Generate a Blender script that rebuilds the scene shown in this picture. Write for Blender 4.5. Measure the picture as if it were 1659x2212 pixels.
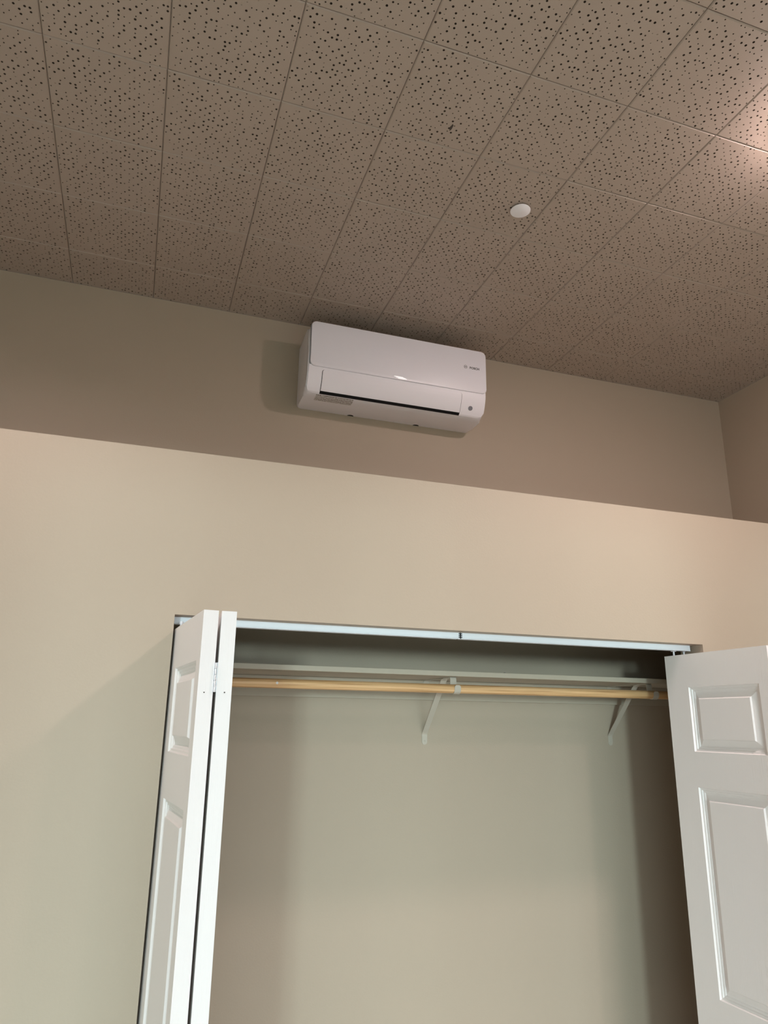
import bpy, bmesh, math, random
from mathutils import Vector, Matrix
from mathutils.geometry import delaunay_2d_cdt

for o in list(bpy.data.objects):
    bpy.data.objects.remove(o)
scene = bpy.context.scene
COL = scene.collection

# ------------------------------------------------------------------ camera
H = 3.42                      # ceiling height above the floor
cam_data = bpy.data.cameras.new('camera')
cam = bpy.data.objects.new('camera', cam_data)
COL.objects.link(cam)
cam_data.sensor_fit = 'VERTICAL'
cam_data.sensor_height = 24.0
cam_data.lens = 1568.347 / 2212 * 24.0
cam_data.clip_start = 0.02
cam.location = (0.379046, -2.773578, H - 1.656228)
cam.rotation_euler = (1.854406, -0.013315, -0.328230)
scene.camera = cam

# ------------------------------------------------------------------ world, exposure
world = bpy.data.worlds.new('world')
scene.world = world
world.use_nodes = True
world.node_tree.nodes['Background'].inputs[0].default_value = (0.75, 0.95, 1.0, 1)
world.node_tree.nodes['Background'].inputs[1].default_value = 6.3
scene.view_settings.view_transform = 'Standard'
scene.view_settings.look = 'None'
scene.view_settings.gamma = 1.0
scene.view_settings.use_curve_mapping = False
scene.view_settings.exposure = 0.3

LAMP_COLOR = (1.0, 0.80, 0.79)
LAMP_NEAR, LAMP_FAR, LAMP_LEFT = 285.0, 215.0, 225.0   # radiance of the ceiling-light diffusers
ROOM_X0, ROOM_X1, ROOM_Y0 = -2.60, 3.168, -6.20

# low daylight entering level through the wide glazed opening in the rear wall
WINDOWS = [(-2.20, 0.25, 0.02, 2.68), (0.45, 3.05, 0.02, 2.55)]  # second opening added to reach the closet's left side with cool sky light
SUN_ELEV = math.radians(0.5)
sd = bpy.data.lights.new('low_daylight', 'SUN')
sd.energy = 0.80
sd.color = (0.76, 1.0, 1.02)
sd.angle = math.radians(4.5)
sun = bpy.data.objects.new('low_daylight', sd)
COL.objects.link(sun)
sun.rotation_euler = Vector((0.38, 1.0, -1.07 * math.tan(SUN_ELEV))).to_track_quat('-Z', 'Y').to_euler()
# portals that only guide sampling of the sky through the openings
for wx0, wx1, wz0, wz1 in WINDOWS:
    pd = bpy.data.lights.new('window_portal', 'AREA')
    pd.shape = 'RECTANGLE'
    pd.size, pd.size_y = wx1 - wx0, wz1 - wz0
    pd.cycles.is_portal = True
    po = bpy.data.objects.new('window_portal', pd)
    COL.objects.link(po)
    po.location = ((wx0 + wx1) / 2, ROOM_Y0 - 0.13, (wz0 + wz1) / 2)
    po.rotation_euler = (math.radians(90), 0, 0)


# ------------------------------------------------------------------ helpers
def mat(name, color, rough=0.5, spec=0.5, bump=None, mottle=None, metallic=0.0, emit=None):
    m = bpy.data.materials.new(name)
    m.use_nodes = True
    nt = m.node_tree
    b = nt.nodes['Principled BSDF']
    b.inputs['Base Color'].default_value = (*color, 1)
    b.inputs['Roughness'].default_value = rough
    b.inputs['Specular IOR Level'].default_value = spec
    b.inputs['Metallic'].default_value = metallic
    tc = None
    if bump or mottle:
        tc = nt.nodes.new('ShaderNodeTexCoord')
    if mottle:
        sc, amt = mottle
        n = nt.nodes.new('ShaderNodeTexNoise')
        n.inputs['Scale'].default_value = sc
        n.inputs['Detail'].default_value = 4
        nt.links.new(tc.outputs['Object'], n.inputs['Vector'])
        mx = nt.nodes.new('ShaderNodeMix')
        mx.data_type = 'RGBA'
        mx.inputs[6].default_value = (*[c * (1 - amt) for c in color], 1)
        mx.inputs[7].default_value = (*[min(1, c * (1 + amt)) for c in color], 1)
        nt.links.new(n.outputs['Fac'], mx.inputs[0])
        nt.links.new(mx.outputs[2], b.inputs['Base Color'])
    if bump:
        sc, st, dist = bump
        n = nt.nodes.new('ShaderNodeTexNoise')
        n.inputs['Scale'].default_value = sc
        n.inputs['Detail'].default_value = 3
        nt.links.new(tc.outputs['Object'], n.inputs['Vector'])
        bp = nt.nodes.new('ShaderNodeBump')
        bp.inputs['Strength'].default_value = st
        bp.inputs['Distance'].default_value = dist
        nt.links.new(n.outputs['Fac'], bp.inputs['Height'])
        nt.links.new(bp.outputs['Normal'], b.inputs['Normal'])
    if emit:
        b.inputs['Emission Color'].default_value = (*emit[0], 1)
        b.inputs['Emission Strength'].default_value = emit[1]
    return m


def grain_mat(name, color, rough, scale, strength, dist):
    """white-painted moulded door skin with a fine embossed wood grain"""
    m = mat(name, color, rough, 0.4)
    nt = m.node_tree
    b = nt.nodes['Principled BSDF']
    tc = nt.nodes.new('ShaderNodeTexCoord')
    mp = nt.nodes.new('ShaderNodeMapping')
    mp.inputs['Scale'].default_value = scale
    n = nt.nodes.new('ShaderNodeTexNoise')
    n.inputs['Scale'].default_value = 1.0
    n.inputs['Detail'].default_value = 3
    n.inputs['Distortion'].default_value = 0.6
    bp = nt.nodes.new('ShaderNodeBump')
    bp.inputs['Strength'].default_value = strength
    bp.inputs['Distance'].default_value = dist
    nt.links.new(tc.outputs['Object'], mp.inputs['Vector'])
    nt.links.new(mp.outputs[0], n.inputs['Vector'])
    nt.links.new(n.outputs['Fac'], bp.inputs['Height'])
    nt.links.new(bp.outputs['Normal'], b.inputs['Normal'])
    return m


WALL = mat('wall_paint', (0.43, 0.358, 0.275), 0.6, 0.35, bump=(160, 0.10, 0.004), mottle=(1.3, 0.035))
TILE = mat('ceiling_tile_paint', (0.42, 0.345, 0.285), 0.5, 0.4, bump=(420, 0.12, 0.002), mottle=(3.0, 0.05))
FIBRE = mat('raw_fibreboard', (0.10, 0.075, 0.055), 0.95, 0.1)
DOOR = grain_mat('white_door_paint', (0.85, 0.825, 0.805), 0.38, (260, 260, 9), 0.22, 0.002)
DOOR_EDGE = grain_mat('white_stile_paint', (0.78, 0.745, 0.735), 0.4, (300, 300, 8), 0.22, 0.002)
SHELF = mat('painted_shelf_board', (0.46, 0.405, 0.32), 0.5, 0.4, bump=(90, 0.08, 0.003))
BRACKET = mat('painted_steel_bracket', (0.50, 0.455, 0.38), 0.35, 0.5)
STEEL = mat('zinc_steel', (0.62, 0.63, 0.66), 0.3, 0.5, metallic=0.9)
TRACK = mat('white_enamelled_track', (0.80, 0.83, 0.88), 0.3, 0.5)
TRACK_DARK = mat('dark_end_clip', (0.03, 0.03, 0.035), 0.5)
PLASTIC = mat('white_plastic', (0.86, 0.84, 0.88), 0.42, 0.45)
PANEL = mat('white_satin_panel', (0.86, 0.84, 0.89), 0.36, 0.5)
BLACK = mat('black_outlet', (0.006, 0.006, 0.007), 0.6, 0.2)
GREYLENS = mat('grey_sensor_lens', (0.20, 0.20, 0.23), 0.15, 0.6)
SEAM = mat('seam_and_gap_shade', (0.30, 0.30, 0.34), 0.6)
LOGO = mat('grey_logo_print', (0.13, 0.12, 0.125), 0.4)
DISPLAY = mat('lit_display_bar', (0.9, 0.9, 0.9), 0.3, emit=((1, 1, 1), 0.55))
COVER = mat('white_cover_plate', (0.88, 0.87, 0.89), 0.4)
CARPET = mat('floor_carpet', (0.74, 0.71, 0.68), 0.95, 0.1, bump=(300, 0.5, 0.01), mottle=(8, 0.1))
FRAME = mat('white_window_frame', (0.8, 0.8, 0.79), 0.4)
LAMP = [mat('lit_diffuser', (0.9, 0.88, 0.85), 0.4, emit=(LAMP_COLOR, k)) for k in (LAMP_NEAR, LAMP_FAR, LAMP_LEFT)]
GROUND = mat('outdoor_ground', (0.07, 0.075, 0.06), 0.95, 0.1, mottle=(2, 0.2))
LAMPTRIM = mat('white_lamp_trim', (0.82, 0.82, 0.82), 0.4)
SCUFF = mat('dark_scuff', (0.07, 0.055, 0.045), 0.8)
SPECK = mat('white_paint_speck', (0.75, 0.73, 0.70), 0.5)


def wood_mat():
    m = mat('bare_pine_rod', (0.62, 0.42, 0.23), 0.42, 0.45)
    nt = m.node_tree
    b = nt.nodes['Principled BSDF']
    tc = nt.nodes.new('ShaderNodeTexCoord')
    mp = nt.nodes.new('ShaderNodeMapping')
    mp.inputs['Scale'].default_value = (3.0, 190, 190)
    n = nt.nodes.new('ShaderNodeTexNoise')
    n.inputs['Scale'].default_value = 1.0
    n.inputs['Detail'].default_value = 5
    r = nt.nodes.new('ShaderNodeValToRGB')
    e = r.color_ramp.elements
    e[0].position, e[0].color = 0.30, (0.36, 0.17, 0.065, 1)
    e[1].position, e[1].color = 0.62, (0.78, 0.50, 0.26, 1)
    x = e.new(0.45)
    x.color = (0.64, 0.385, 0.18, 1)
    nt.links.new(tc.outputs['Object'], mp.inputs['Vector'])
    nt.links.new(mp.outputs[0], n.inputs['Vector'])
    nt.links.new(n.outputs['Fac'], r.inputs[0])
    nt.links.new(r.outputs[0], b.inputs['Base Color'])
    return m


WOOD = wood_mat()


def print_mat():
    """rows of tiny illegible brown print on white plastic"""
    m = mat('warning_print', (0.7, 0.7, 0.7), 0.45)
    nt = m.node_tree
    b = nt.nodes['Principled BSDF']
    tc = nt.nodes.new('ShaderNodeTexCoord')
    sep = nt.nodes.new('ShaderNodeSeparateXYZ')
    nt.links.new(tc.outputs['Object'], sep.inputs[0])
    w = nt.nodes.new('ShaderNodeMath'); w.operation = 'MULTIPLY'; w.inputs[1].default_value = 2 * math.pi / 0.0075
    nt.links.new(sep.outputs['Y'], w.inputs[0])
    s = nt.nodes.new('ShaderNodeMath'); s.operation = 'SINE'
    nt.links.new(w.outputs[0], s.inputs[0])
    g = nt.nodes.new('ShaderNodeMath'); g.operation = 'GREATER_THAN'; g.inputs[1].default_value = -0.35
    nt.links.new(s.outputs[0], g.inputs[0])
    mp = nt.nodes.new('ShaderNodeMapping'); mp.inputs['Scale'].default_value = (420, 133.3, 1)
    nt.links.new(tc.outputs['Object'], mp.inputs['Vector'])
    wn = nt.nodes.new('ShaderNodeTexNoise'); wn.inputs['Scale'].default_value = 1.0
    nt.links.new(mp.outputs[0], wn.inputs['Vector'])
    g2 = nt.nodes.new('ShaderNodeMath'); g2.operation = 'GREATER_THAN'; g2.inputs[1].default_value = 0.44
    nt.links.new(wn.outputs['Fac'], g2.inputs[0])
    mu = nt.nodes.new('ShaderNodeMath'); mu.operation = 'MULTIPLY'
    nt.links.new(g.outputs[0], mu.inputs[0]); nt.links.new(g2.outputs[0], mu.inputs[1])
    mx = nt.nodes.new('ShaderNodeMix'); mx.data_type = 'RGBA'
    mx.inputs[6].default_value = (0.80, 0.79, 0.80, 1)
    mx.inputs[7].default_value = (0.26, 0.21, 0.185, 1)
    nt.links.new(mu.outputs[0], mx.inputs[0])
    nt.links.new(mx.outputs[2], b.inputs['Base Color'])
    return m


PRINT = print_mat()


def link(o, parent=None):
    COL.objects.link(o)
    if parent:
        o.parent = parent
    return o


def obj(name, bm, materials, parent=None, smooth=False, loc=None):
    bmesh.ops.recalc_face_normals(bm, faces=bm.faces[:])
    me = bpy.data.meshes.new(name)
    bm.to_mesh(me)
    bm.free()
    for m in (materials if isinstance(materials, (list, tuple)) else [materials]):
        me.materials.append(m)
    if smooth:
        for p in me.polygons:
            p.use_smooth = True
        me.set_sharp_from_angle(angle=math.radians(35))
    o = bpy.data.objects.new(name, me)
    if loc:
        o.location = loc
    return link(o, parent)


def empty(name, loc, rz=0):
    o = bpy.data.objects.new(name, None)
    o.empty_display_size = 0.05
    o.location = loc
    o.rotation_euler = (0, 0, rz)
    return link(o)


def tag(o, label=None, cat=None, group=None, kind=None):
    if label: o['label'] = label
    if cat: o['category'] = cat
    if group: o['group'] = group
    if kind: o['kind'] = kind
    return o


def add_box(bm, x0, x1, y0, y1, z0, z1, bev=0.0, seg=2):
    r = bmesh.ops.create_cube(bm, size=1.0)
    vs = r['verts']
    for v in vs:
        v.co = Vector(((x0 + x1) / 2 + v.co.x * (x1 - x0), (y0 + y1) / 2 + v.co.y * (y1 - y0), (z0 + z1) / 2 + v.co.z * (z1 - z0)))
    if bev > 0:
        es = list({e for v in vs for e in v.link_edges})
        bmesh.ops.bevel(bm, geom=es, offset=bev, segments=seg, profile=0.5, affect='EDGES')


def add_cyl(bm, p0, p1, r, n=24, r2=None, caps=True):
    p0, p1 = Vector(p0), Vector(p1)
    d = p1 - p0
    M = Matrix.Translation((p0 + p1) / 2) @ d.to_track_quat('Z', 'Y').to_matrix().to_4x4()
    bmesh.ops.create_cone(bm, cap_ends=caps, segments=n, radius1=r, radius2=r if r2 is None else r2, depth=d.length, matrix=M)


def lathe(bm, prof, n=48, center=(0, 0, 0)):
    """prof: list of (r, z), revolved about the z axis through center"""
    cx, cy, cz = center
    rings = []
    for r, z in prof:
        if r < 1e-6:
            rings.append([bm.verts.new((cx, cy, cz + z))])
        else:
            rings.append([bm.verts.new((cx + r * math.cos(2 * math.pi * k / n), cy + r * math.sin(2 * math.pi * k / n), cz + z)) for k in range(n)])
    for a, b in zip(rings[:-1], rings[1:]):
        for k in range(n):
            k2 = (k + 1) % n
            if len(a) == 1:
                bm.faces.new((a[0], b[k], b[k2]))
            elif len(b) == 1:
                bm.faces.new((a[k], a[k2], b[0]))
            else:
                bm.faces.new((a[k], a[k2], b[k2], b[k]))


def prism(bm, pts, axis, a0, a1):
    """extrude a closed 2-D polygon along an axis; pts are in the other two axes in xyz order"""
    def mk(p, a):
        q = list(p)
        q.insert('xyz'.index(axis), a)
        return bm.verts.new(q)
    A = [mk(p, a0) for p in pts]
    B = [mk(p, a1) for p in pts]
    n = len(pts)
    bm.faces.new(A)
    bm.faces.new(B[::-1])
    for k in range(n):
        bm.faces.new((A[k], B[k], B[(k + 1) % n], A[(k + 1) % n]))
    return A, B


# ------------------------------------------------------------------ setting
YW = -0.64                    # room face of the closet wall
YI = -0.525                   # closet face of that wall
X_L, X_R = 0.477, 2.313       # closet opening
Z_HEAD = H - 1.3675
Z_LEDGE = H - 0.877
CL_X0 = 0.20                  # closet interior, left side

bm = bmesh.new(); add_box(bm, ROOM_X0 - 0.12, ROOM_X1 + 0.12, ROOM_Y0 - 0.12, 0.12, -0.10, 0)
tag(obj('floor', bm, CARPET), kind='structure')

bm = bmesh.new(); add_box(bm, ROOM_X0, ROOM_X1 + 0.12, 0.0, 0.12, 0, H)
tag(obj('wall_back', bm, WALL), kind='structure')
bm = bmesh.new(); add_box(bm, ROOM_X1, ROOM_X1 + 0.12, ROOM_Y0, 0, 0, H)
tag(obj('wall_right', bm, WALL), kind='structure')
bm = bmesh.new(); add_box(bm, ROOM_X0 - 0.12, ROOM_X0, ROOM_Y0, 0.12, 0, H)
tag(obj('wall_left', bm, WALL), kind='structure')


def wall_with_holes(bm, x0, x1, z0, z1, holes, y0, y1):
    """one closed wall mesh with rectangular through-holes (hx0, hx1, hz0, hz1); hz0 == z0 makes a doorway"""
    xs = sorted({x0, x1} | {h[0] for h in holes} | {h[1] for h in holes})
    zs = sorted({z0, z1} | {h[2] for h in holes} | {h[3] for h in holes})
    grid = {}
    for j, y in enumerate((y0, y1)):
        for a, x in enumerate(xs):
            for b, z in enumerate(zs):
                grid[a, b, j] = bm.verts.new((x, y, z))

    def is_open(a, b):
        cx, cz = (xs[a] + xs[a + 1]) / 2, (zs[b] + zs[b + 1]) / 2
        return any(h[0] < cx < h[1] and h[2] < cz < h[3] for h in holes)
    cnt = {}
    for a in range(len(xs) - 1):
        for b in range(len(zs) - 1):
            if is_open(a, b):
                continue
            for j in (0, 1):
                bm.faces.new([grid[a, b, j], grid[a + 1, b, j], grid[a + 1, b + 1, j], grid[a, b + 1, j]])
            for e in (((a, b), (a + 1, b)), ((a + 1, b), (a + 1, b + 1)), ((a, b + 1), (a + 1, b + 1)), ((a, b), (a, b + 1))):
                cnt[e] = cnt.get(e, 0) + 1
    for (p, q), k in cnt.items():
        if k == 1:
            bm.faces.new([grid[(*p, 0)], grid[(*q, 0)], grid[(*q, 1)], grid[(*p, 1)]])
    bmesh.ops.delete(bm, geom=[v for v in bm.verts if not v.link_faces], context='VERTS')


bm = bmesh.new()
wall_with_holes(bm, ROOM_X0, ROOM_X1, 0, Z_LEDGE, [(X_L, X_R, 0, Z_HEAD)], YW, YI)
tag(obj('wall_closet', bm, WALL), kind='structure')
bm = bmesh.new()
wall_with_holes(bm, ROOM_X0, ROOM_X1, 0, H, WINDOWS, ROOM_Y0 - 0.12, ROOM_Y0)
tag(obj('wall_rear', bm, WALL), kind='structure')
bm = bmesh.new(); add_box(bm, ROOM_X0, ROOM_X1, YI, 0, Z_LEDGE - 0.10, Z_LEDGE)
tag(obj('closet_ceiling', bm, WALL), kind='structure')
bm = bmesh.new(); add_box(bm, CL_X0 - 0.10, CL_X0, YI, 0, 0, Z_LEDGE - 0.10)
tag(obj('wall_closet_side', bm, WALL), kind='structure')

# rear windows; the second is put in for its sky light
for k, (wx0, wx1, wz0, wz1) in enumerate(WINDOWS):
    win = tag(empty('window_%d' % (k + 1), ((wx0 + wx1) / 2, ROOM_Y0 - 0.06, wz0)), kind='structure')
    wx, wz = (wx1 - wx0) / 2, wz1 - wz0
    for a in ((-wx, -wx + 0.03, 0, wz), (wx - 0.03, wx, 0, wz), (-wx, wx, 0, 0.03), (-wx, wx, wz - 0.03, wz)):
        bm = bmesh.new(); add_box(bm, a[0], a[1], -0.02, 0.04, a[2], a[3], 0.003)
        obj('window_frame', bm, FRAME, win)
    for x in (-wx / 3, wx / 3):
        bm = bmesh.new(); add_box(bm, x - 0.02, x + 0.02, -0.02, 0.04, 0.03, wz - 0.03, 0.003)
        obj('mullion', bm, FRAME, win)
bm = bmesh.new(); add_box(bm, -30, 30, -40, ROOM_Y0 - 0.14, -0.45, -0.15)
tag(obj('ground', bm, GROUND), kind='structure')

# ceiling: a slab with the fibreboard tiles glued under it
T = 0.3048
Y4 = -0.22873                 # fifth joint from the photograph's top; the last cut row starts here
TILE_I = range(-5, 11)
TILE_J = range(-5, 5)
bm = bmesh.new(); add_box(bm, ROOM_X0 - 0.12, ROOM_X1 + 0.12, ROOM_Y0 - 0.12, 0.12, H + 0.012, H + 0.10)
ceiling = tag(obj('ceiling', bm, TILE), kind='structure')
# plain tiled zone beyond the built tiles, level with their faces
x_in = TILE_I[0] * T
y_in = (TILE_J[0] - 4) * T + Y4
bm = bmesh.new()
add_box(bm, ROOM_X0, x_in, ROOM_Y0, 0, H, H + 0.012)
add_box(bm, x_in, ROOM_X1, ROOM_Y0, y_in, H, H + 0.012)
obj('ceiling_field', bm, TILE, ceiling)


def tile_mesh(w, d, seed):
    """drilled acoustic tile: real holes in two sizes on a half-inch pitch, bevelled edges; face at z = 0"""
    rnd = random.Random(seed)
    ch, gap = 0.0028, 0.0006
    ax, ay = w / 2 - gap - ch, d / 2 - gap - ch
    verts = [Vector((-ax, -ay)), Vector((ax, -ay)), Vector((ax, ay)), Vector((-ax, ay))]
    edges = [(0, 1), (1, 2), (2, 3), (3, 0)]
    faces, info = [], []
    P = 0.0127
    nx, ny = int(w / P + 0.01), int(d / P + 0.01)
    taken = set()
    cells = [(a, b) for a in range(nx) for b in range(ny)]
    rnd.shuffle(cells)
    for a, b in cells:
        near = sum((a + da, b + db) in taken for da, db in ((1, 0), (-1, 0), (0, 1), (0, -1)))
        diag = sum((a + da, b + db) in taken for da, db in ((1, 1), (-1, 1), (1, -1), (-1, -1)))
        if near <= 1 and near + diag <= 4 and rnd.random() < 0.93:
            taken.add((a, b))
    for a, b in sorted(taken):
        big = rnd.random() < 0.46
        r = rnd.uniform(0.0028, 0.0034) if big else rnd.uniform(0.0017, 0.0023)
        hx = -w / 2 + (a + 0.5) * w / nx + rnd.gauss(0, 0.0009)
        hy = -d / 2 + (b + 0.5) * d / ny + rnd.gauss(0, 0.0009)
        if abs(hx) + r > ax - 0.0006 or abs(hy) + r > ay - 0.0006:
            continue
        n = 8 if big else 6
        a0 = rnd.random() * 6
        i0 = len(verts)
        for k in range(n):
            verts.append(Vector((hx + r * math.cos(a0 + 2 * math.pi * k / n), hy + r * math.sin(a0 + 2 * math.pi * k / n))))
        f = list(range(i0, i0 + n))
        faces.append(f)
        edges += [(f[k], f[(k + 1) % n]) for k in range(n)]
        info.append(0.0014 if (not big and rnd.random() < 0.14) else 0.009)
    vo, eo, fo, ov, oe, of = delaunay_2d_cdt(verts, edges, faces, 0, 1e-6)
    pts = [(v.x, v.y, 0.0) for v in vo]
    polys = [tuple(f) for f, src in zip(fo, of) if not src]
    mats = [0] * len(polys)
    inv = {}
    for k, src in enumerate(ov):
        for s in src:
            inv[s] = k
    for f, dep in zip(faces, info):
        a = [inv[k] for k in f]
        b0 = len(pts)
        for k in a:
            pts.append((pts[k][0], pts[k][1], dep))
        n = len(a)
        mi = 0 if dep < 0.005 else 1
        for k in range(n):
            polys.append((a[k], a[(k + 1) % n], b0 + (k + 1) % n, b0 + k)); mats.append(mi)
        polys.append(tuple(range(b0, b0 + n))); mats.append(mi)
    c = [inv[k] for k in range(4)]
    b0 = len(pts)
    ex, ey = w / 2 - gap, d / 2 - gap
    for sx, sy in ((-1, -1), (1, -1), (1, 1), (-1, 1)):
        pts.append((sx * ex, sy * ey, ch))
    for sx, sy in ((-1, -1), (1, -1), (1, 1), (-1, 1)):
        pts.append((sx * ex, sy * ey, 0.0118))
    for k in range(4):
        k2 = (k + 1) % 4
        polys.append((c[k], b0 + k, b0 + k2, c[k2])); mats.append(0)
        polys.append((b0 + k, b0 + 4 + k, b0 + 4 + k2, b0 + k2)); mats.append(0)
    me = bpy.data.meshes.new('ceiling_tile')
    me.from_pydata(pts, [], polys)
    me.materials.append(TILE); me.materials.append(FIBRE)
    me.polygons.foreach_set('material_index', mats)
    bm = bmesh.new(); bm.from_mesh(me)
    bmesh.ops.recalc_face_normals(bm, faces=bm.faces[:])
    # the face must look down into the room
    up = sum(f.normal.z * f.calc_area() for f in bm.faces if f.material_index == 0 and abs(f.normal.z) > 0.9)
    if up > 0:
        bmesh.ops.reverse_faces(bm, faces=bm.faces[:])
    bm.to_mesh(me); bm.free()
    return me


random.seed(5)
full = [tile_mesh(T, T, s) for s in range(5)]
cut_d = -Y4
cut_w = ROOM_X1 - 10 * T
row = [tile_mesh(T, cut_d, 20 + s) for s in range(3)]
side = [tile_mesh(cut_w, T, 30 + s) for s in range(2)]
corner = tile_mesh(cut_w, cut_d, 40)
scuff_tile = None
for i in TILE_I:
    for j in TILE_J:
        w = cut_w if i == 10 else T
        d = cut_d if j == 4 else T
        y0 = (j - 4) * T + Y4
        if i == 10 and j == 4: me = corner
        elif i == 10: me = random.choice(side)
        elif j == 4: me = random.choice(row)
        else: me = random.choice(full)
        o = bpy.data.objects.new('ceiling_tile', me)
        o.location = (i * T + w / 2, y0 + d / 2, H + random.uniform(-0.0003, 0.0004))
        rz = random.randrange(4) * math.pi / 2 if me in full else random.randrange(2) * math.pi
        o.rotation_euler = (random.gauss(0, 0.0012), random.gauss(0, 0.0012), rz)
        link(o, ceiling)
        if (i, j) == (3, 0): scuff_tile = o

# dark scuff on one tile
bm = bmesh.new()
rnd = random.Random(3)
ring = []
for k in range(14):
    a = 2 * math.pi * k / 14
    r = rnd.uniform(0.7, 1.15)
    ring.append(((0.0042 * r) * math.cos(a), (0.0125 * r) * math.sin(a)))
prism(bm, ring, 'z', -0.0004, 0.0004)
sc = obj('scuff_mark', bm, SCUFF, ceiling)

# ------------------------------------------------------------------ sprinkler cover plate
bm = bmesh.new()
lathe(bm, [(0, 0.0), (0.0322, 0.0), (0.0334, 0.0008), (0.0336, 0.0022), (0.0328, 0.0030), (0, 0.0030)], 64)
cov = tag(empty('sprinkler_cover', (1.449, -0.976, H - 0.008)), 'flat white round sprinkler cover plate on the ceiling tiles', 'cover plate')
obj('plate', bm, COVER, cov, smooth=True)
bm = bmesh.new(); lathe(bm, [(0, 0.003), (0.024, 0.003), (0.024, 0.0082), (0, 0.0082)], 32)
obj('cup', bm, STEEL, cov, smooth=True)

# ------------------------------------------------------------------ air conditioner
AX0, AX1 = 0.918, 1.704
ac = tag(empty('air_conditioner', ((AX0 + AX1) / 2, 0, H - 0.392)), 'white wall-mounted split air conditioner above the ledge, close to the ceiling', 'air conditioner')
AXC = (AX0 + AX1) / 2


def L(x, y, z):               # world (z measured from the ceiling) -> air conditioner local
    return (x - AXC, y, z + 0.392)


# front-to-bottom section (y, z below ceiling)
FRONT = [(-0.189, -0.278), (-0.189, -0.292), (-0.1875, -0.305), (-0.184, -0.320), (-0.179, -0.335), (-0.173, -0.350), (-0.1655, -0.364), (-0.157, -0.376), (-0.148, -0.3835)]
SECT = [(-0.001, -0.106), (-0.150, -0.103), (-0.172, -0.106), (-0.183, -0.114), (-0.187, -0.126)] + FRONT + [(-0.138, -0.3875), (-0.120, -0.390), (-0.05, -0.392), (-0.001, -0.392)]
bm = bmesh.new()
A, B = prism(bm, [(y, z + 0.392) for y, z in SECT], 'x', AX0 - AXC, AX1 - AXC)
es = [e for e in bm.edges if (e.verts[0] in A and e.verts[1] in A) or (e.verts[0] in B and e.verts[1] in B)]
es = [e for e in es if not all(abs(v.co.y + 0.001) < 1e-4 for v in e.verts)]
bmesh.ops.bevel(bm, geom=es, offset=0.016, segments=5, profile=0.5, affect='EDGES', clamp_overlap=True)
body = obj('body', bm, PLASTIC, ac, smooth=True)


def arc_point(s):
    """point and outward normal on FRONT at arc length s from its start"""
    acc = 0
    for (a, b) in zip(FRONT[:-1], FRONT[1:]):
        d = math.hypot(b[0] - a[0], b[1] - a[1])
        if s <= acc + d or b is FRONT[-1]:
            t = (s - acc) / d
            n = Vector(((b[1] - a[1]) / d, -(b[0] - a[0]) / d))
            return Vector((a[0] + (b[0] - a[0]) * t, a[1] + (b[1] - a[1]) * t)), n
        acc += d


def front_normal(s):
    n = Vector((0, 0))
    for ds in (-0.006, -0.003, 0, 0.003, 0.006):
        n += arc_point(max(0.0005, s + ds))[1]
    return n.normalized()


def front_sheet(bm, x0, x1, s0, s1, lift0, lift1, r_top=0.0, r_bot=0.0, ns=14):
    """a curved plate lying on the front section, from lift0 to lift1 above it, with rounded corners"""
    def inset(s):
        v = 0.0
        if r_top and s - s0 < r_top:
            q = r_top - (s - s0); v = max(v, r_top - math.sqrt(max(0, r_top * r_top - q * q)))
        if r_bot and s1 - s < r_bot:
            q = r_bot - (s1 - s); v = max(v, r_bot - math.sqrt(max(0, r_bot * r_bot - q * q)))
        return v
    ss = sorted(set([s0 + (s1 - s0) * k / ns for k in range(ns + 1)] + ([s0 + r_top * f for f in (0, .08, .25, .5, .75, 1)] if r_top else []) + ([s1 - r_bot * f for f in (0, .08, .25, .5, .75, 1)] if r_bot else [])))
    rows = []
    for s in ss:
        p, _ = arc_point(s)
        n = front_normal(s)
        v = inset(s)
        r = []
        for lf in (lift0, lift1):
            q = p + n * lf
            r.append([bm.verts.new(L(x, q.x, q.y)) for x in (x0 + v, x1 - v)])
        rows.append(r)
    for a, b in zip(rows[:-1], rows[1:]):
        for k in (0, 1):
            bm.faces.new((a[k][0], a[k][1], b[k][1], b[k][0]))
        for c in (0, 1):
            bm.faces.new((a[0][c], a[1][c], b[1][c], b[0][c]))
    for r in (rows[0], rows[-1]):
        bm.faces.new((r[0][0], r[0][1], r[1][1], r[1][0]))


ST = sum(math.hypot(b[0] - a[0], b[1] - a[1]) for a, b in zip(FRONT[:-1], FRONT[1:]))
bm = bmesh.new(); front_sheet(bm, AX0 + 0.004, AX1 - 0.004, 0.002, ST - 0.004, 0.000, 0.0046, r_bot=0.024)
obj('front_fascia', bm, PLASTIC, ac, smooth=True)
FX0, FX1 = 0.980, 1.589
bm = bmesh.new(); front_sheet(bm, FX0 - 0.0022, FX1 + 0.0022, 0.0185, ST - 0.0035, 0.001, 0.0050, r_top=0.008)
obj('air_outlet', bm, BLACK, ac, smooth=True)
bm = bmesh.new(); front_sheet(bm, FX0, FX1, 0.0195, ST - 0.0165, 0.0048, 0.0074, r_top=0.007)
flap = obj('flap', bm, PLASTIC, ac, smooth=True)


def rounded_rect(x0, x1, z0, z1, r, n=8):
    pts = []
    for cx, cz, a0 in ((x1 - r, z1 - r, 0), (x0 + r, z1 - r, 90), (x0 + r, z0 + r, 180), (x1 - r, z0 + r, 270)):
        for k in range(n + 1):
            a = math.radians(a0 + 90 * k / n)
            pts.append((cx + r * math.cos(a), cz + r * math.sin(a)))
    return pts


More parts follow.
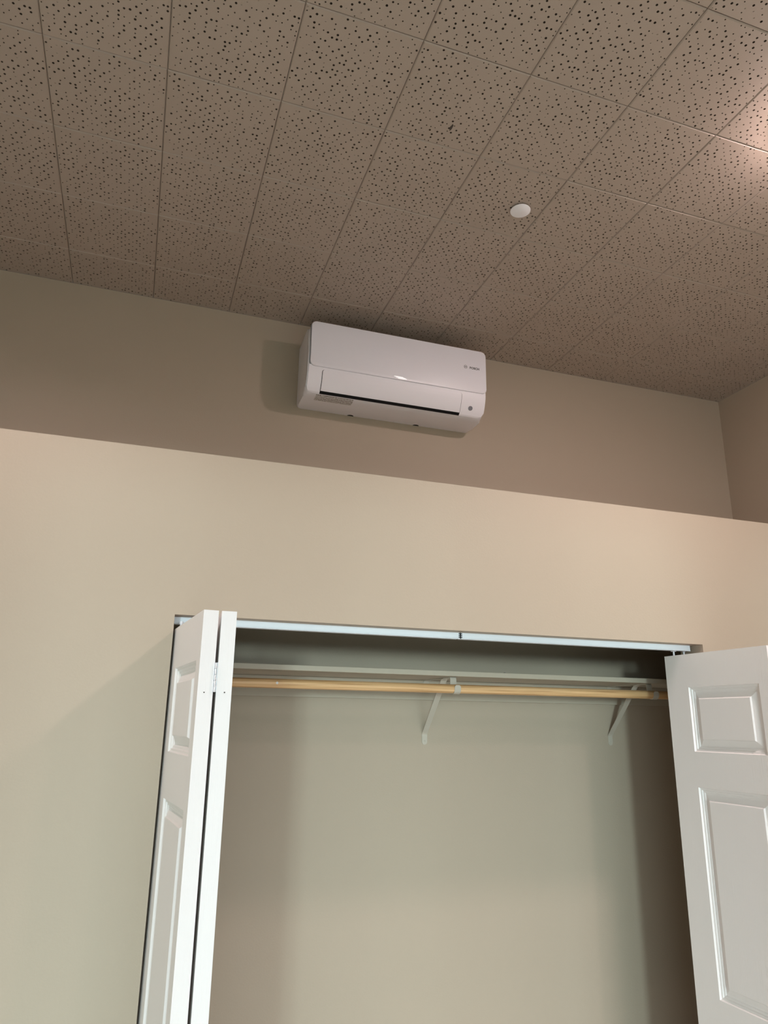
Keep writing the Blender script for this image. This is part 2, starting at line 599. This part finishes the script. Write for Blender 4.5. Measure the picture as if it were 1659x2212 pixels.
# front panel: slab in front of the body with rounded corners and softened rim
PX0, PX1, PZ0, PZ1 = 0.9265, 1.7035, -0.2865, -0.0885
bm = bmesh.new()
rr = rounded_rect(PX0 - AXC, PX1 - AXC, PZ0 + 0.392, PZ1 + 0.392, 0.0185)
A, B = prism(bm, rr, 'y', -0.1925, -0.2)
es = [e for e in bm.edges if e.verts[0] in B and e.verts[1] in B]
bmesh.ops.bevel(bm, geom=es, offset=0.0022, segments=3, profile=0.5, affect='EDGES')
panel = obj('front_panel', bm, PANEL, ac, smooth=True)
# dark strip standing in for the shaded gap behind the panel rim
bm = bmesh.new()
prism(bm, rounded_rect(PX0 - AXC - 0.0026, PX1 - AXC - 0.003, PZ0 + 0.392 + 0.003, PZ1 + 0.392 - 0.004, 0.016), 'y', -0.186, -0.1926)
obj('panel_gap_shade', bm, SEAM, ac)
# side seam between the front frame and the chassis, left
bm = bmesh.new(); add_box(bm, AX0 - AXC - 0.0004, AX0 - AXC + 0.004, -0.172, -0.1705, 0.05, 0.272)
obj('side_seam', bm, SEAM, ac)

# display bar at the lower edge of the panel
bm = bmesh.new()
for k, (x0, x1) in enumerate(((1.281, 1.320), (1.289, 1.331), (1.298, 1.336))):
    add_box(bm, x0 - AXC, x1 - AXC, -0.2006, -0.1995, 0.392 - 0.2745 - 0.0035 * k - 0.001, 0.392 - 0.2745 - 0.0035 * k + 0.001)
obj('display_light', bm, DISPLAY, panel)


def text_mesh(name, body_, size, material, parent, loc, rot, extrude=0.0002, bold=0.0, spacing=1.0):
    cu = bpy.data.curves.new(name + '_curve', 'FONT')
    cu.body = body_
    cu.size = size
    cu.extrude = extrude
    cu.offset = bold
    cu.space_character = spacing
    tmp = bpy.data.objects.new(name + '_tmp', cu)
    COL.objects.link(tmp)
    dg = bpy.context.evaluated_depsgraph_get()
    me = bpy.data.meshes.new_from_object(tmp.evaluated_get(dg))
    me.name = name
    bpy.data.objects.remove(tmp)
    bpy.data.curves.remove(cu)
    me.materials.clear()
    me.materials.append(material)
    o = bpy.data.objects.new(name, me)
    o.location = loc
    o.rotation_euler = rot
    return link(o, parent)


FR = (math.radians(90), 0, 0)
lt = text_mesh('brand_lettering', 'BOSCH', 0.0140, LOGO, panel, L(1.6255, -0.2003, -0.1795), FR, bold=0.00055, spacing=1.0)
# emblem: a ring with an armature (H-like bars) inside
bm = bmesh.new()
ex, ez, er = 1.6065 - AXC, 0.392 - 0.1735, 0.0080
n = 40
ri = [er * 0.84]
for k in range(n):
    a0, a1 = 2 * math.pi * k / n, 2 * math.pi * (k + 1) / n
    q = [(er * math.cos(a0), er * math.sin(a0)), (er * math.cos(a1), er * math.sin(a1)), (ri[0] * math.cos(a1), ri[0] * math.sin(a1)), (ri[0] * math.cos(a0), ri[0] * math.sin(a0))]
    bm.faces.new([bm.verts.new((ex + p[0], -0.2004, ez + p[1])) for p in q])
for x0, x1, z0, z1 in ((-0.0035, -0.0022, -0.0047, 0.0047), (0.0022, 0.0035, -0.0047, 0.0047), (-0.0025, 0.0025, -0.0011, 0.0011), (-0.0052, -0.0044, -0.003, 0.003), (0.0044, 0.0052, -0.003, 0.003)):
    bm.faces.new([bm.verts.new((ex + p[0], -0.2004, ez + p[1])) for p in ((x0, z0), (x1, z0), (x1, z1), (x0, z1))])
obj('brand_emblem', bm, LOGO, panel)

# sensor eye on the right of the fascia
s_eye = 0.0765
p, _ = arc_point(s_eye); nn = front_normal(s_eye)
q0, q1 = p + nn * 0.001, p + nn * 0.0058
bm = bmesh.new()
add_cyl(bm, L(1.6365, q0.x, q0.y), L(1.6365, q1.x, q1.y), 0.0105, 32, 0.0098)
obj('sensor_eye', bm, GREYLENS, ac, smooth=True)

# warning print on the underside, and the two clip notches at the rear lower edge
LY, LZ = -0.1225, -0.3885
path = [(-0.1455, -0.3849), (-0.138, -0.3879), (-0.129, -0.38915), (-0.120, -0.3904), (-0.1005, -0.39095)]
bm = bmesh.new()
prev = None
for y, z in path:
    r_ = [bm.verts.new((x, y - LY, z - LZ)) for x in (-0.0785 + (y - LY) * 0.0, 0.0785)] + [bm.verts.new((x, y - LY + 0.0002, z - LZ + 0.0006)) for x in (0.0785, -0.0785)]
    if prev:
        for k in range(4):
            bm.faces.new((prev[k], prev[(k + 1) % 4], r_[(k + 1) % 4], r_[k]))
    else:
        bm.faces.new(r_)
    prev = r_
bm.faces.new(prev)
wl = obj('warning_label', bm, PRINT, ac, loc=L(1.046, LY, LZ))
for x in (1.152, 1.452):
    bm = bmesh.new()
    ring = [(0.014 * math.cos(math.pi * k / 12), -0.002 - 0.011 * math.sin(math.pi * k / 12)) for k in range(13)]
    prism(bm, [(x - AXC + a, b) for a, b in ring], 'z', -0.0006, 0.004)
    obj('clip_notch', bm, BLACK, ac)

# ------------------------------------------------------------------ bifold closet doors
Z_DT, Z_DB = H - 1.406, 0.02
LEAF_H = Z_DT - Z_DB
LEAF_W, LEAF_T = 0.4535, 0.0350
# panel frames measured from the leaf top; u runs from the hinge stile
PU0, PU1 = 0.047, 0.349
PANELS = [(0.113, 0.328), (0.442, 1.069), (1.205, 1.800)]
RINGS = [(0.0, 0.0), (0.0035, 0.0052), (0.0078, 0.0058), (0.0105, 0.0095), (0.0150, 0.0100), (0.0180, 0.0128), (0.0215, 0.0128), (0.0385, 0.0055), (0.0415, 0.0012), (0.0430, 0.0008)]


def leaf(parent, origin, ang, face, name='leaf'):
    """door leaf: local u along +x from the hinge stile, moulded face towards local -y*face, top at LEAF_H"""
    s = face
    o_root = None
    us = [0, PU0, PU1, LEAF_W]
    zs = [0] + [z for a, b in reversed(PANELS) for z in (LEAF_H - b, LEAF_H - a)] + [LEAF_H]
    bm = bmesh.new()
    g = {}
    yf, yb = (0.0, LEAF_T) if s > 0 else (LEAF_T, 0.0)
    for a, u in enumerate(us):
        for b, z in enumerate(zs):
            g[a, b] = bm.verts.new((u, yf, z))
    for a in range(3):
        for b in range(len(zs) - 1):
            if a == 1 and b % 2 == 1:
                continue
            bm.faces.new((g[a, b], g[a + 1, b], g[a + 1, b + 1], g[a, b + 1]))
    bk = {k: bm.verts.new((us[k[0]], yb, zs[k[1]])) for k in g if k[0] in (0, 3) or k[1] in (0, len(zs) - 1)}
    nb = len(zs) - 1
    for b in range(nb):
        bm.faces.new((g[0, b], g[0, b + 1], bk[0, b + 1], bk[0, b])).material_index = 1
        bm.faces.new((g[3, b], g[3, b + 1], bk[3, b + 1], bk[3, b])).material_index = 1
    for a in range(3):
        bm.faces.new((g[a, 0], g[a + 1, 0], bk[a + 1, 0], bk[a, 0]))
        bm.faces.new((g[a, nb], g[a + 1, nb], bk[a + 1, nb], bk[a, nb]))
    back = [bk[a, 0] for a in range(4)] + [bk[3, b] for b in range(1, nb)] + [bk[a, nb] for a in (3, 2, 1, 0)] + [bk[0, b] for b in range(nb - 1, 0, -1)]
    bm.faces.new(back)
    bmesh.ops.recalc_face_normals(bm, faces=bm.faces[:])
    o = obj(name, bm, [DOOR, DOOR_EDGE], parent)
    o.location = origin
    o.rotation_euler = (0, 0, ang)
    for a, b in PANELS:
        z0, z1 = LEAF_H - b, LEAF_H - a
        bm = bmesh.new()
        prev = None
        for ins, dep in RINGS:
            y = yf + (dep if s > 0 else -dep)
            rg = [bm.verts.new(p) for p in ((PU0 + ins, y, z0 + ins), (PU1 - ins, y, z0 + ins), (PU1 - ins, y, z1 - ins), (PU0 + ins, y, z1 - ins))]
            if prev:
                for k in range(4):
                    bm.faces.new((prev[k], prev[(k + 1) % 4], rg[(k + 1) % 4], rg[k]))
            prev = rg
        bm.faces.new(prev)
        bmesh.ops.recalc_face_normals(bm, faces=bm.faces[:])
        pn = obj('raised_panel', bm, DOOR, o)
        # make sure it faces out of the leaf
        me = pn.data
        if me.polygons[len(me.polygons) - 1].normal.y * s > 0:
            me.flip_normals()
    return o


def hinge(parent, loc):
    bm = bmesh.new()
    for k in range(5):
        z0 = -0.033 + k * 0.0132
        add_cyl(bm, (0, 0, z0), (0, 0, z0 + 0.0124), 0.0034, 12)
    add_box(bm, -0.004, -0.0028, 0.0, 0.03, -0.033, 0.033)
    add_box(bm, 0.0028, 0.004, 0.0, 0.03, -0.033, 0.033)
    o = obj('hinge', bm, STEEL, parent, smooth=True)
    o.location = loc
    return o


def pin(parent, loc, wheel):
    bm = bmesh.new()
    add_cyl(bm, (0, 0, -0.004), (0, 0, 0.018), 0.0032, 12)
    if wheel:
        add_cyl(bm, (0, 0, 0.016), (0, 0, 0.024), 0.0095, 20)
    else:
        add_cyl(bm, (0, 0, 0.016), (0, 0, 0.024), 0.0055, 16)
    o = obj('guide_roller' if wheel else 'pivot_pin', bm, PLASTIC, parent, smooth=True)
    o.location = loc
    return o


# --- left pair: pivot leaf's moulded face looks left
d1 = tag(empty('door_1', (0.562, -1.03, 0)), 'white six-panel bifold door folded edge-on at the left side of the closet', 'door', kind='structure')
A = Vector((0.5235, -1.036)); Bv = Vector((0.4838, -0.630))
u = (Bv - A).normalized()
ang = math.atan2(u.y, u.x)
# local +x = u, local +y = u rotated +90 deg (points left), so the moulded face is at local y = LEAF_T
nl = Vector((-u.y, u.x))
o2 = A - nl * LEAF_T
lf = leaf(d1, (o2.x - 0.562, o2.y + 1.03, Z_DB), ang, -1)
pin(lf, (LEAF_W - 0.020, LEAF_T / 2, LEAF_H), False)
E0 = Vector((0.6005, -1.0325))
ug = Vector((0.035, 1.0)).normalized()
# guide leaf: moulded face looks right: local -y must point right => local y = left of u
lg = leaf(d1, (E0.x - 0.562, E0.y + 1.03, Z_DB), math.atan2(ug.y, ug.x), 1)
pin(lg, (LEAF_W - 0.022, LEAF_T / 2, LEAF_H), True)
for z in (H - 1.559, 1.02, 0.22):
    hinge(d1, (0.5605 - 0.562, -1.0335 + 1.03, z))
for (x, z) in ((0.5385, H - 1.5935), (0.5845, H - 1.5925)):
    bm = bmesh.new(); add_cyl(bm, (0, -0.0006, 0), (0, 0.001, 0), 0.0016, 10)
    obj('nail_hole', bm, SCUFF, d1, loc=(x - 0.562, -1.0345 + 1.03 + (0.0015 if x > 0.56 else 0.0003), z))

# --- right pair: guide leaf's moulded face looks left, hinge stile nearest the camera
d2 = tag(empty('door_2', (2.278, -0.985, 0)), 'white six-panel bifold door swung open at the right side of the closet', 'door', kind='structure')
Bn = Vector((2.2400, -0.9910)); An = Vector((2.2262, -0.5370))
u = (An - Bn).normalized()
nl = Vector((-u.y, u.x))      # points left
o2 = Bn - nl * LEAF_T
lf = leaf(d2, (o2.x - 2.278, o2.y + 0.985, Z_DB), math.atan2(u.y, u.x), -1)
pin(lf, (LEAF_W - 0.030, LEAF_T / 2, LEAF_H), True)
up_ = Vector((-0.016, 1.0)).normalized()
lp = leaf(d2, (2.3155 - 2.278, -0.9905 + 0.985, Z_DB), math.atan2(up_.y, up_.x), 1)
pin(lp, (LEAF_W - 0.028, LEAF_T / 2, LEAF_H), False)
for z in (H - 1.559, 1.02, 0.22):
    hinge(d2, (2.2775 - 2.278, -0.9895 + 0.985, z))

# ------------------------------------------------------------------ overhead door tracks (one per pair)
TY0, TY1 = -0.590, -0.560


def track(x0, x1, label, dark_end):
    t = tag(empty('door_track', ((x0 + x1) / 2, (TY0 + TY1) / 2, Z_HEAD)), label, 'track')
    cx, cy = (x0 + x1) / 2, (TY0 + TY1) / 2
    w, h2 = (x1 - x0) / 2, (TY1 - TY0) / 2
    th, hh = 0.0014, 0.0195
    sec = [(-h2, 0), (h2, 0), (h2, -hh), (0.006, -hh), (0.006, -hh + th), (h2 - th, -hh + th), (h2 - th, -th), (-h2 + th, -th), (-h2 + th, -hh + th), (-0.006, -hh + th), (-0.006, -hh), (-h2, -hh)]
    bm = bmesh.new(); prism(bm, sec, 'x', -w, w)
    obj('channel', bm, TRACK, t)
    bm = bmesh.new(); add_box(bm, -w, w, -h2 - 0.0022, -h2 + 0.001, -hh - 0.0012, -hh + 0.0022, 0.0008, 1)
    obj('lower_lip', bm, TRACK, t)
    bm = bmesh.new()
    e = w if dark_end > 0 else -w
    for k in range(3):
        add_box(bm, e - 0.004, e + 0.004, -h2 - 0.0004, h2 - 0.004, -0.0165 + k * 0.0055, -0.0135 + k * 0.0055)
    obj('end_clip', bm, TRACK_DARK, t)
    return t


track(X_L + 0.002, 1.3800, 'white metal bifold track in the left half of the closet header', 1)
track(1.3850, 2.300, 'white metal bifold track in the right half of the closet header', -1)

# ------------------------------------------------------------------ closet shelf, cleat, rod, brackets
SZ = H - 1.470
bm = bmesh.new(); add_box(bm, CL_X0 + 0.001, ROOM_X1 - 0.001, -0.315, -0.0005, SZ - 0.0185, SZ, 0.0012, 1)
shelf = tag(obj('closet_shelf', bm, SHELF), 'greige painted shelf board spanning the closet above the rod', 'shelf')
bm = bmesh.new(); lathe(bm, [(0.0, 0.0032), (0.0026, 0.0026), (0.0034, 0.0)], 12)
obj('nail_head', bm, STEEL, shelf, smooth=True, loc=(1.690, -0.3085, SZ))
CZ = H - 1.5645
bm = bmesh.new(); add_box(bm, CL_X0 + 0.001, ROOM_X1 - 0.001, -0.0190, -0.0005, CZ, SZ - 0.019, 0.001, 1)
tag(obj('shelf_cleat', bm, SHELF), 'long painted wall strip under the closet shelf, behind the rod', 'cleat')
RY, RZ_, RR = -0.3060, H - 1.5325, 0.0158
bm = bmesh.new(); add_cyl(bm, (CL_X0 - 1.6, 0, 0), (ROOM_X1 - 1.6, 0, 0), RR, 32)
rod = tag(obj('closet_rod', bm, WOOD, smooth=True, loc=(1.6, RY, RZ_)), 'bare pine hanging rod resting in the closet shelf brackets', 'rod')
bm = bmesh.new(); add_cyl(bm, (0, 0, 0), (0, -0.0008, 0), 0.0042, 14)
sp = obj('paint_speck', bm, SPECK, rod, loc=(0.838 - 1.6, -RR * 0.999, 0.001))


def strip(bm, path, wid):
    """flat bent metal strip: path is a list of (y, z) centre points, wid across x, thickness 2.2 mm"""
    th = 0.0022
    n = len(path)
    rows = []
    for k in range(n):
        p = Vector(path[k])
        d = (Vector(path[min(k + 1, n - 1)]) - Vector(path[max(k - 1, 0)])).normalized()
        m = Vector((-d.y, d.x)) * th / 2
        w = wid[k] / 2 if isinstance(wid, (list, tuple)) else wid / 2
        rows.append([bm.verts.new((-w, p.x - m.x, p.y - m.y)), bm.verts.new((w, p.x - m.x, p.y - m.y)), bm.verts.new((w, p.x + m.x, p.y + m.y)), bm.verts.new((-w, p.x + m.x, p.y + m.y))])
    for a, b in zip(rows[:-1], rows[1:]):
        for k in range(4):
            bm.faces.new((a[k], a[(k + 1) % 4], b[(k + 1) % 4], b[k]))
    bm.faces.new(rows[0]); bm.faces.new(rows[-1])


def bracket(x, label):
    zt = SZ - 0.0185           # underside of the shelf
    t = tag(empty('shelf_bracket', (x, 0, 0)), label, 'bracket', 'painted shelf-and-rod brackets in the closet')
    # horizontal arm under the shelf, ending in the drop and the rod cradle
    bm = bmesh.new()
    zc, yc = RZ_, RY
    R_ = RR + 0.0014
    strip(bm, [(-0.0195, zt - 0.0012), (-0.15, zt - 0.0012), (-0.262, zt - 0.0012)], [0.024, 0.012, 0.024])
    obj('arm', bm, BRACKET, t)
    bm = bmesh.new()
    drop = [(-0.262, zt - 0.0012), (-0.2785, zt - 0.0012), (-0.282, zt - 0.004), (-0.2835, zt - 0.010), (-0.2845, zc + 0.006)]
    cr = []
    for k in range(0, 21):
        a = math.radians(20 - 200 * k / 20 * 1.02)
        cr.append((yc + R_ * math.cos(a), zc + R_ * math.sin(a)))
    cr.append((yc - R_ - 0.0004, zc + 0.007))
    cr.append((yc - R_ - 0.0012, zc + 0.0125))
    strip(bm, drop + cr, [0.024] * (len(drop) + len(cr) - 1) + [0.014])
    obj('rod_hook', bm, BRACKET, t)
    # diagonal brace (folded channel) down to the wall
    bm = bmesh.new()
    strip(bm, [(-0.222, zt - 0.0026), (-0.206, zt - 0.004), (-0.196, zt - 0.0095), (-0.006, H - 1.688), (-0.0018, H - 1.694)], [0.024, 0.024, 0.024, 0.022, 0.022])
    obj('brace', bm, BRACKET, t)
    # wall foot with its screw
    bm = bmesh.new()
    ft = [(-0.011, H - 1.692), (0.011, H - 1.692)] + [(0.011 * math.cos(a), H - 1.722 + 0.011 * math.sin(a)) for a in [-math.pi * k / 10 for k in range(11)]]
    prism(bm, ft, 'y', -0.0026, -0.0004)
    foot = obj('wall_foot', bm, BRACKET, t)
    bm = bmesh.new(); lathe(bm, [(0.0, 0.0018), (0.0028, 0.0012), (0.0036, 0)], 14)
    o = obj('screw', bm, BRACKET, foot, smooth=True, loc=(0, -0.0026, H - 1.720))
    o.rotation_euler = (math.radians(90), 0, 0)
    # upper ear on the cleat
    bm = bmesh.new(); add_box(bm, -0.011, 0.011, -0.0213, -0.0191, CZ + 0.045, zt - 0.0004, 0.0006, 1)
    ear = obj('cleat_ear', bm, BRACKET, t)
    bm = bmesh.new(); lathe(bm, [(0.0, 0.0018), (0.0028, 0.0012), (0.0036, 0)], 14)
    o = obj('screw', bm, BRACKET, ear, smooth=True, loc=(0, -0.0213, CZ + 0.055))
    o.rotation_euler = (math.radians(90), 0, 0)
    return t


bracket(1.4915, 'painted metal shelf bracket holding the rod near the middle of the closet')
bracket(2.3480, 'painted metal shelf bracket in shade beside the open right door')

# ------------------------------------------------------------------ ceiling lights (outside the picture; the rearmost is an added fill)
def ceiling_light(x, y, label, lamp, lip=0.0, bulge=0.0):
    t = tag(empty('ceiling_light', (x, y, H)), label, 'ceiling light')
    bm = bmesh.new(); lathe(bm, [(0.083, 0.0), (0.098, 0.0), (0.098, -0.010 - lip), (0.094, -0.016 - lip), (0.086, -0.017 - lip), (0.083, -0.014 - lip), (0.083, 0.0)], 48)
    obj('trim_ring', bm, LAMPTRIM, t, smooth=True)
    bm = bmesh.new(); lathe(bm, [(0.0, -0.024 - bulge), (0.04, -0.0225 - bulge * 0.85), (0.07, -0.019 - bulge * 0.4), (0.0828, -0.013)], 32)
    obj('diffuser', bm, lamp, t, smooth=True)
    return t


ceiling_light(2.075, -1.60, 'lit round flush ceiling light at the right, nearest the closet', LAMP[0], 0.0, 0.02)
ceiling_light(2.20, -3.03, 'lit round flush ceiling light in the middle of its row, right of the camera', LAMP[1])
ceiling_light(2.20, -4.46, 'added fill lamp, round and flush on the unseen ceiling behind the camera, farthest from the closet', LAMP[1])  # no known source here; added to raise the room's ambient light

ceiling_light(-0.22, -1.30, 'lit round ceiling downlight with an added deep light-blocking rim at the left, nearest the closet', LAMP[2], 0.04)  # rim deepened to keep grazing light off the upper wall

# scuff placed on its tile: seen left of the sprinkler plate
sc.location = (1.091, -1.217, H - 0.0003)
